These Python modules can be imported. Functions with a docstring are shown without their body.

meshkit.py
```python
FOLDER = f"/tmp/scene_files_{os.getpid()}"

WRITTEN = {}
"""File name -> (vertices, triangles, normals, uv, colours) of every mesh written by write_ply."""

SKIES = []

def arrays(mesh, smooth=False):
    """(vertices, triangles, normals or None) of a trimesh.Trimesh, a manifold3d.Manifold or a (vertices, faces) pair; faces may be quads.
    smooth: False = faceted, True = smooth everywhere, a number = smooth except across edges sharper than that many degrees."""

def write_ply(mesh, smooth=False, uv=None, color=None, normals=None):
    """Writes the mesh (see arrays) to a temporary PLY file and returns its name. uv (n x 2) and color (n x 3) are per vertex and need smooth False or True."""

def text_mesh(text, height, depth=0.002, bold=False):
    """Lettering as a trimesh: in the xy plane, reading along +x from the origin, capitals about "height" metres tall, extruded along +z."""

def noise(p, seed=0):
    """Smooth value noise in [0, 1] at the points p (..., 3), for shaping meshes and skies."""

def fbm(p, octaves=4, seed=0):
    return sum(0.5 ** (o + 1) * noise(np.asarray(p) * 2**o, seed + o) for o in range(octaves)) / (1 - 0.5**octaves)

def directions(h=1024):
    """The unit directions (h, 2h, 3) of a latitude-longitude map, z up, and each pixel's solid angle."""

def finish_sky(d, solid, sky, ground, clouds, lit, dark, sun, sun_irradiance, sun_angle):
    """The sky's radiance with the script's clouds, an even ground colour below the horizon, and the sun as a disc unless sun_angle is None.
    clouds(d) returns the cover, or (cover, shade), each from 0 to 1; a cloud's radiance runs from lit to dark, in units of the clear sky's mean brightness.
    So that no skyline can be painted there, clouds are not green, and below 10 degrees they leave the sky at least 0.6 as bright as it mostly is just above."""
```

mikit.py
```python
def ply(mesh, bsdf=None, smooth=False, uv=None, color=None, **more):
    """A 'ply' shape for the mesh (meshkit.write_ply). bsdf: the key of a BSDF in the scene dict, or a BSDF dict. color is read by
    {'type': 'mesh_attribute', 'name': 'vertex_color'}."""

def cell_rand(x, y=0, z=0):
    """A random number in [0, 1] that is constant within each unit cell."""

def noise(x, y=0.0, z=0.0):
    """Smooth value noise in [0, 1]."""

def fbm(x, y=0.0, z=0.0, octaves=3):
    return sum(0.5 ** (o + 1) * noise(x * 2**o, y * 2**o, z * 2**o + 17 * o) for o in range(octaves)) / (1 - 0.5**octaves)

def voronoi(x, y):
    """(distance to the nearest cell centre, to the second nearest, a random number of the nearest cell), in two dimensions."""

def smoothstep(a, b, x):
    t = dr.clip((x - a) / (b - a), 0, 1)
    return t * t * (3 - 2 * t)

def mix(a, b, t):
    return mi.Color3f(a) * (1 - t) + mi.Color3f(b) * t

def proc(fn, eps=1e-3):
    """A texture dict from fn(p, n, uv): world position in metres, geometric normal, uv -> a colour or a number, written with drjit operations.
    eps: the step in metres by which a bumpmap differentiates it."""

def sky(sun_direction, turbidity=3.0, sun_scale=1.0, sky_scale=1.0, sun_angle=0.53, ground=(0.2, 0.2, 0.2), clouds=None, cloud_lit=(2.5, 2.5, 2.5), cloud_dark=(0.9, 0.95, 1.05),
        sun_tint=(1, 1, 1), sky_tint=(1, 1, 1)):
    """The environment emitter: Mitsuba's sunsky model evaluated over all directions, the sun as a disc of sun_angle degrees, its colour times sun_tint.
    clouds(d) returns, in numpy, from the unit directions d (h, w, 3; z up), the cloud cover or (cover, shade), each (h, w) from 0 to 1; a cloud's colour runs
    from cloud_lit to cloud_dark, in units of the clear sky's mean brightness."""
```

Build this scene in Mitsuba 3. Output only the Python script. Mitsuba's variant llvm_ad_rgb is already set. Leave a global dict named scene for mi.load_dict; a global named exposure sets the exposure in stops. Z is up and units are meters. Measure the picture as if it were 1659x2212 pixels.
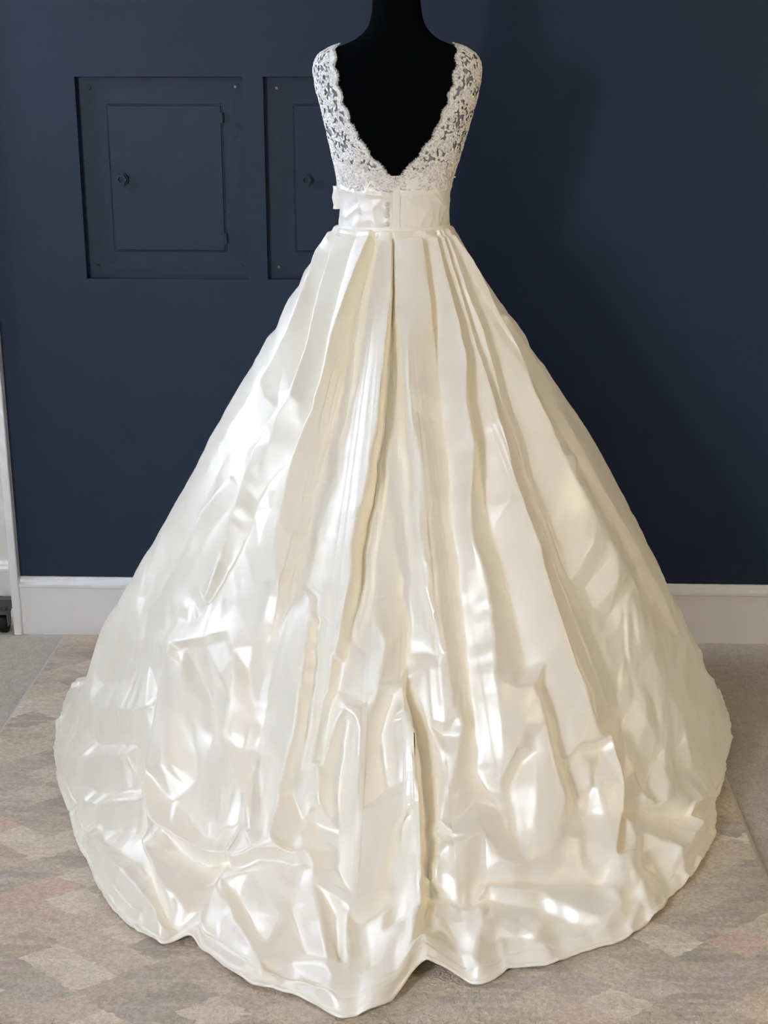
import math, random
import numpy as np, trimesh, mitsuba as mi, drjit as dr
from scipy.spatial import Delaunay, cKDTree
from scipy.interpolate import LinearNDInterpolator, PchipInterpolator
from scipy.ndimage import gaussian_filter1d
from shapely.geometry import box as sbox
import mikit, meshkit

random.seed(4)
rng = np.random.default_rng(4)
T = mi.ScalarTransform4f
PI = math.pi
scene, labels = {}, {}

# ------------------------------------------------------------------ camera, sky, lamps, exposure
FPX, PITCH, YAW, EYE = 3000.0, math.atan(938 / 3000.0), math.radians(2.0), (0.0, 0.0, 1.42)
FWD = (-math.sin(YAW) * math.cos(PITCH), math.cos(YAW) * math.cos(PITCH), -math.sin(PITCH))
scene['camera'] = {'type': 'perspective', 'fov': math.degrees(2 * math.atan(829.5 / FPX)), 'fov_axis': 'x', 'near_clip': 0.02, 'far_clip': 100.0,
                   'to_world': T().look_at(origin=EYE, target=[EYE[i] + FWD[i] for i in range(3)], up=[0, 0, 1])}
exposure = 1.76
scene['sky'] = mikit.sky([0.75, 0.2, 0.55], turbidity=4.0, sun_scale=0.0, sky_scale=38.0, sky_tint=(0.66, 0.90, 1.32),
                         clouds=lambda d: np.full(d.shape[:2], 0.5), ground=(0.25, 0.25, 0.24))
UNSEEN_GLOBE = ((-1.90, -1.20, 1.78), 0.14, (56.0, 58.0, 61.0))         # globe of the unseen left lamp, placed to light the dress: centre, radius, radiance
UNSEEN_GLOBE_WARM = ((2.30, 1.20, 1.78), 0.14, (26.0, 20.6, 13.4))      # unseen right lamp, placed to warm the right skirt, baseboard and carpet

# ------------------------------------------------------------------ helpers
def tag(key, label=None, category=None, group=None, kind=None):
    d = {k: v for k, v in dict(label=label, category=category, group=group, kind=kind).items() if v}
    if d: labels[key] = d

def put(name, mesh, mat, smooth=False, **more):
    key, n = name, 0
    while key in scene:
        n += 1; key = f'{name}_{n:03d}'
    scene[key] = mikit.ply(mesh, mat, smooth=smooth, **more)
    return key

def cat(ms): return trimesh.util.concatenate(ms)

def bx(x0, x1, y0, y1, z0, z1, c=0.0):
    """A box, its edges chamfered by c."""
    if c <= 0:
        m = trimesh.creation.box((x1 - x0, y1 - y0, z1 - z0)); m.apply_translation(((x0 + x1) / 2, (y0 + y1) / 2, (z0 + z1) / 2)); return m
    p = []
    for x, sx in ((x0, 1), (x1, -1)):
        for y, sy in ((y0, 1), (y1, -1)):
            for z, sz in ((z0, 1), (z1, -1)):
                p += [(x + sx * c, y + sy * c, z), (x + sx * c, y, z + sz * c), (x, y + sy * c, z + sz * c)]
    return trimesh.convex.convex_hull(np.array(p))

def cyl(p0, p1, r, n=20, r1=None):
    p0, p1 = np.array(p0, float), np.array(p1, float)
    d = p1 - p0; L = np.linalg.norm(d)
    pr = np.array([[0, 0], [r, 0], [r if r1 is None else r1, L], [0, L]])
    m = trimesh.creation.revolve(pr, sections=n)
    m.apply_transform(trimesh.geometry.align_vectors([0, 0, 1], d / L)); m.apply_translation(p0)
    return m

def extrude(profile, x0, x1):
    """A (y, z) outline swept along x."""
    from shapely.geometry import Polygon
    m = trimesh.creation.extrude_polygon(Polygon(profile), x1 - x0, engine='earcut')
    v = m.vertices.copy(); m.vertices = np.stack([v[:, 2] + x0, v[:, 0], v[:, 1]], 1)
    m.invert() if m.volume < 0 else None
    return m

def grid_faces(nr, nc, wrap=False):
    i, j = np.meshgrid(np.arange(nr - 1), np.arange(nc if wrap else nc - 1), indexing='ij')
    k = (j + 1) % nc
    a, b, c, d = i * nc + j, i * nc + k, (i + 1) * nc + k, (i + 1) * nc + j
    return np.concatenate([np.stack([a, b, c], -1).reshape(-1, 3), np.stack([a, c, d], -1).reshape(-1, 3)])

def tube(pts, rad, n=8):
    p = np.asarray(pts, float); t = np.gradient(p, axis=0); t /= np.linalg.norm(t, axis=1, keepdims=True)
    a = np.cross(t, [0, 0, 1.0]); bad = np.linalg.norm(a, axis=1) < 1e-3; a[bad] = np.cross(t[bad], [1.0, 0, 0]); a /= np.linalg.norm(a, axis=1, keepdims=True)
    b = np.cross(t, a); an = np.arange(n) * 2 * PI / n
    v = p[:, None] + np.broadcast_to(rad, (len(p),))[:, None, None] * (np.cos(an)[None, :, None] * a[:, None] + np.sin(an)[None, :, None] * b[:, None])
    f = grid_faces(len(p), n, True)
    m = trimesh.Trimesh(np.vstack([v.reshape(-1, 3), p[:1], p[-1:]]), np.vstack([f, [[k, len(p) * n, (k + 1) % n] for k in range(n)], [[(len(p) - 1) * n + (k + 1) % n, len(p) * n + 1, (len(p) - 1) * n + k] for k in range(n)]]), process=False)
    return m

# ------------------------------------------------------------------ materials
def two(b): return {'type': 'twosided', 'bsdf': b}
def prin(color, rough=0.5, spec=0.5, **k):
    c = color if isinstance(color, dict) else {'type': 'rgb', 'value': list(color)}
    return {'type': 'principled', 'base_color': c, 'roughness': rough, 'specular': spec, **k}
def bump(b, fn, scale, eps=1e-3): return {'type': 'bumpmap', 'arbitrary': mikit.proc(fn, eps), 'scale': scale, 'bsdf': b}

scene['m_satin'] = two(bump(prin((0.90, 0.857, 0.738), 0.34, 0.65, sheen=0.3),
    lambda p, n, uv: mikit.noise(p.x * 40 + p.y * 30, p.y * 40, p.z * 900) * 0.5 + mikit.noise(p.x * 700, p.y * 700, p.z * 60) * 0.35, 0.00022, 4e-4))
scene['m_satin_plain'] = two(prin((0.90, 0.857, 0.755), 0.36, 0.5, sheen=0.3))
scene['m_lace'] = two(bump(prin(mikit.proc(lambda p, n, uv: mikit.mix((0.50, 0.485, 0.45), (0.84, 0.81, 0.745), mikit.smoothstep(0.22, 0.62, mikit.fbm(p.x * 330, p.y * 330, p.z * 330, 2)))), 0.75, 0.3, sheen=0.4),
    lambda p, n, uv: mikit.noise(p.x * 900, p.y * 900, p.z * 900), 0.0006, 3e-4))
scene['m_tulle'] = two(prin((0.25, 0.255, 0.26), 0.8, 0.2))
scene['m_button'] = two(prin((0.62, 0.60, 0.57), 0.4))
scene['m_crystal_glint'] = two(prin((0.80, 0.95, 0.35), 0.22, 1.0, metallic=0.6))  # yellow-green base colour stands in for the glint of refracted light
scene['m_jersey'] = two(prin((0.0012, 0.0014, 0.0017), 0.95, 0.03))
scene['m_dark_metal'] = two(prin((0.10, 0.10, 0.10), 0.4, 0.5, metallic=0.6))
scene['m_rack'] = two(prin((0.085, 0.08, 0.07), 0.5, 0.4, metallic=0.4))
scene['m_rubber'] = two(prin((0.006, 0.006, 0.0065), 0.6, 0.2))
scene['m_navy'] = two(bump(prin(mikit.proc(lambda p, n, uv: mikit.mix((0.0160, 0.0255, 0.0450), (0.0190, 0.0295, 0.0520), mikit.fbm(p.x * 6, p.y * 6, p.z * 5))), 0.48, 0.15),
    lambda p, n, uv: mikit.noise(p.x * 260, p.y * 260, p.z * 260), 0.0003, 6e-4))
scene['m_navy_metal'] = two(bump(prin((0.0150, 0.0238, 0.0425), 0.45, 0.17),
    lambda p, n, uv: mikit.noise(p.x * 60, p.y * 200, p.z * 60), 0.0006, 8e-4))
scene['m_white_paint'] = two(prin((0.86, 0.85, 0.82), 0.4, 0.45))
scene['m_cream_wall'] = two(prin((0.78, 0.75, 0.67), 0.7, 0.3))
scene['m_grey_wall'] = two(prin((0.24, 0.235, 0.23), 0.8, 0.2))  # unseen left and rear walls, kept dark so they bounce little light
scene['m_ceiling'] = two(prin((0.50, 0.49, 0.48), 0.9, 0.2))  # unseen ceiling, greyed to weaken its bounced light
scene['m_glow_base'] = two(prin((0.7, 0.7, 0.7), 0.4))

def carpet_color(p, n, uv):
    k = mikit.noise(p.x * 420, p.y * 420) * 0.6 + mikit.fbm(p.x * 60, p.y * 60) * 0.4
    return mikit.mix((0.36, 0.32, 0.265), (0.58, 0.53, 0.455), k) * (0.92 + 0.16 * mikit.fbm(p.x * 3, p.y * 3))
scene['m_carpet'] = two(bump(prin(mikit.proc(carpet_color), 0.95, 0.1), lambda p, n, uv: mikit.noise(p.x * 350, p.y * 350), 0.003, 8e-4))

RUG = (-0.971, 0.633, 0.95, 3.395)
def rug_color(p, n, uv):
    u, v = p.x - RUG[0], RUG[3] - p.y
    jag = (mikit.noise(u * 14, v * 160) - 0.5) * 0.016 + (mikit.noise(u * 90, v * 150, 3.0) - 0.5) * 0.010
    uu = u + jag
    a, b = uu / 0.116 + v / 0.086, uu / 0.116 - v / 0.086
    ia, ib = dr.floor(a), dr.floor(b)
    r1, r2 = mikit.cell_rand(ia, ib, 5), mikit.cell_rand(ia, ib, 9)
    base = mikit.mix((0.415, 0.355, 0.295), (0.50, 0.44, 0.37), mikit.noise(u * 9, v * 40))
    tone = mi.Color3f(0.45, 0.39, 0.325)
    for lo, c in ((0.24, (0.275, 0.25, 0.225)), (0.42, (0.58, 0.525, 0.45)), (0.64, (0.315, 0.295, 0.275)), (0.80, (0.46, 0.335, 0.285)), (0.85, (0.36, 0.31, 0.25)), (0.95, (0.46, 0.365, 0.275))):
        tone = dr.select(r1 > lo, mi.Color3f(*c), tone)
    fade = (0.45 + 0.55 * mikit.noise(u * 5, v * 5, 7.0)) * (0.45 + 0.55 * mikit.smoothstep(0.3, 0.6, mikit.noise(u * 12, v * 130, 1.0))) * (0.55 + 0.45 * r2)
    col = mikit.mix(base, tone, fade)
    k = mikit.noise(p.x * 500, p.y * 500) * 0.5 + mikit.noise(p.x * 170, p.y * 240, 4.0) * 0.5
    col = col * (0.92 + 0.60 * k) * mi.Color3f(1.02, 0.985, 0.915)
    edge = dr.minimum(dr.minimum(u, RUG[1] - RUG[0] - u), v)
    return mikit.mix((0.52, 0.475, 0.415), col, mikit.smoothstep(0.006, 0.012, edge))
scene['m_rug'] = two(bump(prin(mikit.proc(rug_color), 0.95, 0.1), lambda p, n, uv: mikit.noise(p.x * 420, p.y * 420) + 0.5 * mikit.noise(p.x * 120, p.y * 160), 0.003, 8e-4))

# ------------------------------------------------------------------ the room
WY = 3.428                     # face of the navy wall
PANELS = [(-0.856, -0.4535, 0.945, 1.4225), (-0.4065, -0.004, 0.945, 1.4225)]
def struct(key): tag(key, kind='structure')
poly = sbox(-1.085, 0, 2.75, 2.62)
for x0, x1, z0, z1 in PANELS: poly = poly.difference(sbox(x0, z0, x1, z1))
m = trimesh.creation.extrude_polygon(poly, 0.122, engine='earcut')
m.vertices = np.stack([m.vertices[:, 0], WY + m.vertices[:, 2], m.vertices[:, 1]], 1); m.fix_normals()
struct(put('wall_back', m, 'm_navy'))
struct(put('wall_alcove', bx(-2.2, -1.0, 3.551, 3.65, 0, 2.62), 'm_cream_wall'))
struct(put('wall_right', bx(2.75, 2.85, -2.6, 3.65, 0, 2.62), 'm_navy'))  # unseen wall, navy to hold back bounced light from the right
struct(put('wall_rear', bx(-2.2, 2.85, -2.7, -2.6, 0, 2.62), 'm_grey_wall'))
UNSEEN_WINS = [(-2.45, -0.65, 0.50, 1.75), (2.6, 3.38, 1.45, 2.4)]
poly = sbox(-2.6, 0, 3.65, 2.62)
for y0, y1, z0, z1 in UNSEEN_WINS: poly = poly.difference(sbox(y0, z0, y1, z1))
m = trimesh.creation.extrude_polygon(poly, 0.12, engine='earcut')
m.vertices = np.stack([-2.2 - m.vertices[:, 2], m.vertices[:, 0], m.vertices[:, 1]], 1); m.fix_normals()
struct(put('wall_left', m, 'm_grey_wall'))
struct(put('floor', bx(-2.32, 2.85, -2.7, 3.65, -0.08, 0.0), 'm_carpet'))
struct(put('ceiling', bx(-2.32, 2.85, -2.7, 3.65, 2.62, 2.7), 'm_ceiling'))
# two unseen windows, sized and placed to light the left wall and dress
for k, (y0, y1, z0, z1) in enumerate(UNSEEN_WINS):
    fr = [bx(-2.3, -2.19, y0 - .06, y0 + .03, z0 - .06, z1 + .06), bx(-2.3, -2.19, y1 - .03, y1 + .06, z0 - .06, z1 + .06), bx(-2.3, -2.19, y0 + .03, y1 - .03, z1 - .03, z1 + .06),
          bx(-2.3, -2.15, y0 + .03, y1 - .03, z0 - .06, z0 + .03), bx(-2.28, -2.24, y0 + .03, y1 - .03, (z0 + z1) / 2 - .025, (z0 + z1) / 2 + .025)]
    struct(put(f'unseen_window_{k + 1}', cat(fr), 'm_white_paint'))
# baseboards: board with a moulded cap
def board(x0, x1, face, h):
    b = h - 0.028
    prof = [(face, 0), (face - .016, 0), (face - .016, b), (face - .019, b + .003), (face - .019, b + .010), (face - .013, b + .016), (face - .012, b + .022), (face - .006, h), (face, h)]
    return extrude(prof, x0, x1)
struct(put('baseboard_back', board(-1.085, 2.75, WY, 0.160), 'm_white_paint'))
struct(put('baseboard_alcove', board(-2.2, -1.0, 3.551, 0.158), 'm_white_paint'))
struct(put('trim_1', bx(-1.106, -1.0845, 3.402, 3.551, 0, 2.62, .002), 'm_white_paint'))

# ------------------------------------------------------------------ access panels let into the wall
for k, (x0, x1, z0, z1) in enumerate(PANELS):
    pn = 'access_panel' if k == 0 else 'access_panel_001'
    yf = WY + 0.022                                             # face of the metal surround
    put(pn + '__surround', bx(x0 - .004, x1 + .004, yf, yf + .02, z0 - .004, z1 + .004, .0015), 'm_navy_metal')
    dx0, dx1, dz0, dz1 = x0 + .071, x0 + .344, z0 + .068, z1 - .066
    put(pn + '__door', bx(dx0, dx1, yf - .0035, yf + .004, dz0, dz1, .0015), 'm_navy_metal')
    # the painted-over lip round the door, uneven where paint has run
    lip = []
    for (ax, az, bx_, bz) in ((dx0 - .003, dz1 + .003, dx1 + .003, dz1 + .003), (dx0 - .003, dz0 - .003, dx1 + .003, dz0 - .003), (dx0 - .003, dz0, dx0 - .003, dz1), (dx1 + .003, dz0, dx1 + .003, dz1)):
        s = np.linspace(0, 1, 60)
        q = np.stack([ax + (bx_ - ax) * s, np.full(60, yf - .0002), az + (bz - az) * s], 1)
        q[:, 0] += (meshkit.noise(q * 60, 3 + k) - .5) * .0012; q[:, 2] += (meshkit.noise(q * 60, 8 + k) - .5) * .0012
        lip.append(tube(q, .0008 + .0016 * meshkit.noise(q * 45, 5 + k) ** 2, 6))
    put(pn + '__lip', cat(lip), 'm_navy_metal', smooth=50)
    ring = trimesh.creation.annulus(0.0075, 0.0130, 0.018, sections=6); ring.apply_transform(trimesh.transformations.rotation_matrix(PI / 2, [1, 0, 0]))
    nut = cat([ring, cyl((0, .004, 0), (0, -.002, 0), .015, 24)])
    nut.apply_translation((x0 + .098, yf - .0105, z0 + .239)); put(pn + '__latch', nut, 'm_navy_metal')
    for zz in (dz0 + .018, dz1 - .040):
        h = cyl((dx1 + .003, yf - .004, zz), (dx1 + .003, yf - .004, zz + .024), .0042, 14); put(pn + '__hinge', h, 'm_navy_metal', smooth=40)
    for sx, sz in ((x0 + .030, z1 - .026), (x1 - .022, z1 - .023), (x0 + .026, z0 + .028), (x1 - .018, z0 + .031)):
        s = cat([cyl((sx, yf + .002, sz), (sx, yf - .0022, sz), .0048, 16, .0034), ])
        put(pn + '__screw', s, 'm_dark_metal' if (sx, sz) == (x1 - .022, z1 - .023) or k == 1 else 'm_navy_metal', smooth=40)
tag('access_panel', 'navy painted metal access panel in the wall, wholly in view left of the dress', 'access panel')
tag('access_panel_001', 'navy painted metal access panel partly hidden behind the lace shoulder of the dress', 'access panel')

# ------------------------------------------------------------------ rug
n = 220
rx, ry = np.linspace(RUG[0], RUG[1], n), np.linspace(RUG[2], RUG[3], n)
X, Y = np.meshgrid(rx, ry)
e = np.minimum(np.minimum(X - RUG[0], RUG[1] - X), np.minimum(Y - RUG[2], RUG[3] - Y))
Z = 0.0105 * np.clip(e / 0.008 + .25, 0, 1) ** .5 + 0.0008 * meshkit.noise(np.stack([X * 25, Y * 25, X * 0], -1), 2)
top = np.stack([X, Y, Z], -1).reshape(-1, 3)
rim = np.concatenate([np.arange(n), np.arange(1, n) * n + n - 1, (n - 1) * n + np.arange(n - 2, -1, -1), np.arange(n - 2, 0, -1) * n])
low = top[rim] * [1, 1, 0] + [0, 0, .0005]
kk = np.arange(len(rim)); k2 = (kk + 1) % len(rim)
skirt_f = np.vstack([np.stack([rim[kk], n * n + kk, n * n + k2], 1), np.stack([rim[kk], n * n + k2, rim[k2]], 1)])
put('rug', trimesh.Trimesh(np.vstack([top, low]), np.vstack([grid_faces(n, n), skirt_f]), process=False), 'm_rug', smooth=40)
tag('rug', 'pale beige rug with faded grey and pink diamonds, spread under the wedding dress', 'rug')

# ------------------------------------------------------------------ wheeled garment rack at the left edge
g = 'garment_rack'
cx, cy = -1.128, 3.455
bar = bx(-1.95, cx + .022, cy - .012, cy + .012, .060, .088, .002)
put(g + '__base_bar', bar, 'm_rack')
put(g + '__end_cap', bx(cx + .020, cx + .026, cy - .014, cy + .014, .058, .092, .002), 'm_rubber')
put(g + '__crossbar', bx(-1.94, -1.916, 3.10, cy - .012, .060, .088, .002), 'm_rack')
for q, (wx, wy) in enumerate(((cx - .010, cy - .03), (-1.928, 3.12))):
    pre = g + '__caster' if q == 0 else g + '__caster_001'
    fk = cat([bx(wx - .016, wx - .0135, wy - .016, wy + .014, .022, .058), bx(wx + .0135, wx + .016, wy - .016, wy + .014, .022, .058), bx(wx - .016, wx + .016, wy - .016, wy + .02, .055, .0595), cyl((wx, wy + .012, .057), (wx, wy + .012, .066), .006, 14)])
    put(pre + '__fork', fk, 'm_dark_metal')
    pr = np.array([[.006, -.012], [.022, -.012], [.0248, -.008], [.0255, 0], [.0248, .008], [.022, .012], [.006, .012], [.006, -.012]])
    w = trimesh.creation.revolve(pr, sections=40); w.apply_transform(trimesh.transformations.rotation_matrix(PI / 2, [0, 1, 0])); w.apply_translation((wx, wy, .0256))
    put(pre + '__wheel', w, 'm_rubber', smooth=40)
put(g + '__upright', cyl((-1.928, 3.28, .085), (-1.928, 3.28, 1.55), .0125, 18), 'm_rack', smooth=40)
tag(g, 'grey metal garment rack on a black caster beside the white corner trim', 'garment rack')

# ------------------------------------------------------------------ lamps (out of view, placed to light the dress and the right side)
def lit(mesh, rad): return mikit.ply(mesh, 'm_glow_base', smooth=True, emitter={'type': 'area', 'radiance': {'type': 'rgb', 'value': list(rad)}})
for key, ((x, y, z), r, rad) in (('unseen_floor_lamp', UNSEEN_GLOBE), ('unseen_floor_lamp_001', UNSEEN_GLOBE_WARM)):
    gl = trimesh.creation.icosphere(subdivisions=3, radius=r); gl.apply_translation((x, y, z))
    scene[key + '__globe'] = lit(gl, rad)
    put(key + '__pole', cyl((x, y, .02), (x, y, z - r - .001), .012, 16), 'm_rack', smooth=40)
    put(key + '__base', cyl((x, y, 0.0), (x, y, .022), .15, 36, .14), 'm_rack', smooth=30)
tag('unseen_floor_lamp', 'unseen floor lamp with a cool white globe, placed to light the dress from left', 'lamp')
tag('unseen_floor_lamp_001', 'unseen floor lamp with a warm globe, placed to light the right side', 'lamp')

# ------------------------------------------------------------------ dress form
AX, AY = -0.078, 2.86
LOFT = np.array([(1.6139, -.076, .0446, .046, .050), (1.5637, -.0757, .0462, .048, .052), (1.5383, -.075, .049, .051, .054), (1.5214, -.0747, .0536, .054, .056), (1.5086, -.0742, .0613, .057, .057), (1.4958, -.0742, .0749, .060, .056), (1.4873, -.0742, .0908, .061, .054),
    (1.4804, -.073, .1094, .062, .052), (1.4753, -.073, .1258, .064, .053), (1.4684, -.073, .1399, .067, .056), (1.4598, -.0739, .1518, .071, .060), (1.4486, -.0739, .1584, .076, .064), (1.4356, -.0738, .1610, .081, .068), (1.4096, -.0735, .1584, .088, .076),
    (1.3746, -.0730, .1503, .094, .088), (1.3394, -.0735, .141, .096, .104), (1.3039, -.0747, .1318, .096, .118), (1.2681, -.076, .1226, .094, .122), (1.232, -.0777, .1129, .091, .114), (1.2048, -.0785, .1084, .089, .104), (1.1683, -.0789, .1064, .088, .097),
    (1.1407, -.0789, .1069, .088, .095), (1.1222, -.0789, .1085, .089, .096), (1.0663, -.078, .1244, .100, .104), (.9907, -.078, .1406, .118, .110), (.8945, -.078, .1516, .126, .112), (.7766, -.078, .1486, .120, .108)])
_q = np.concatenate([[0], np.cumsum(np.hypot(np.diff(LOFT[:, 0]), np.diff(LOFT[:, 2])))])
_loft = PchipInterpolator(_q, LOFT)
_qs = np.linspace(0, _q[-1], 4000); _zs = _loft(_qs)[:, 0]
def q_of_z(z): return np.interp(-np.asarray(z), -_zs, _qs)
EX = 2 / 2.3
def surf(th, q, off=0.0):
    """A point of the body: th = 0 is the middle of the back, q runs down from the neck; off lifts it from the body."""
    def at(th, q):
        w = _loft(q); s, c = np.sin(th), np.cos(th)
        return np.stack([w[..., 1] + w[..., 2] * np.sign(s) * np.abs(s) ** EX, AY - np.sign(c) * np.abs(c) ** EX * np.where(c > 0, w[..., 3], w[..., 4]), w[..., 0]], -1)
    th, q = np.broadcast_arrays(np.asarray(th, float), np.asarray(q, float))
    P = at(th, q)
    if np.any(off):
        e = 2e-3
        n = np.cross(at(th + e, q) - at(th - e, q), at(th, q - e) - at(th, q + e))
        n /= np.linalg.norm(n, axis=-1, keepdims=True) + 1e-12
        P = P + n * np.asarray(off)[..., None]
    return P
def th_of_x(x, z):
    w = _loft(q_of_z(z)); k = (x - w[..., 1]) / w[..., 2]
    return np.arcsin(np.sign(k) * np.minimum(np.abs(k), 1) ** (1 / EX))
th = np.linspace(-PI, PI, 121)[:-1]; q = np.linspace(0, _q[-1], 150)
P = surf(th[None], q[:, None])
cap0, cap1 = P[0].mean(0) + [0, 0, .02], P[-1].mean(0)
n = len(th); nv = n * len(q)
v = np.vstack([P.reshape(-1, 3), cap0, cap1]); j = np.arange(n)
f = np.vstack([grid_faces(len(q), n, True), np.stack([j * 0 + nv, (j + 1) % n, j], 1), np.stack([j * 0 + nv + 1, nv - n + j, nv - n + (j + 1) % n], 1)])
m = trimesh.Trimesh(v, f, process=False); m.fix_normals()
put('dress_form__torso', m, 'm_jersey', smooth=60)
put('dress_form__neck_cap', cyl((-.076, AY, 1.633), (-.076, AY, 1.645), .042, 32, .03), 'm_dark_metal', smooth=40)
put('dress_form__pole', cyl((AX, AY, .03), (AX, AY, .80), .016, 20), 'm_dark_metal', smooth=40)
put('dress_form__stand', trimesh.util.concatenate([cyl((AX, AY, .0125), (AX, AY, .032), .17, 40), cyl((AX, AY, .032), (AX, AY, .05), .04, 24, .02)]), 'm_dark_metal', smooth=30)
tag('dress_form', 'headless black jersey dress form wearing the lace back wedding gown', 'mannequin')

# ------------------------------------------------------------------ skirt: base surface
ZW, ZF = 1.124, 0.0118                                           # waist seam, top of the rug
HEM = [(-180, .50), (-160, .53), (-140, .63), (-125, .73), (-112, .79), (-102, .80), (-93, .769), (-82, .751), (-73, .744), (-61.5, .75), (-56, .758), (-48.4, .79), (-42, .818), (-36.3, .857), (-31.3, .89), (-26, .915), (-23.6, .923), (-22.3, .905), (-21, .886),
       (-19.2, .913), (-16.5, .929), (-14.5, .947), (-11.6, .971), (-10.3, .966), (-8.2, .983), (-5.4, 1.005), (-3.7, 1.026), (-2.7, 1.028), (-.3, 1.008), (1.3, .991), (2.6, .966), (3.4, .938), (4.4, .925), (7, .93), (8.6, .94), (9.8, .958), (11.3, .945),
       (13.5, .914), (16.2, .92), (17.6, .923), (20.5, .911), (23.9, .91), (26.9, .907), (30.1, .89), (35.1, .863), (36.9, .846), (40.2, .836), (46.9, .807), (53.4, .785), (59.1, .757), (63.8, .735), (68.8, .732), (78.7, .731), (92.7, .763), (103.4, .79),
       (112, .79), (125, .73), (140, .63), (160, .53), (180, .50)]
hp = np.radians(np.array(HEM)[:, 0]); hr = np.array(HEM)[:, 1]

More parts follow.
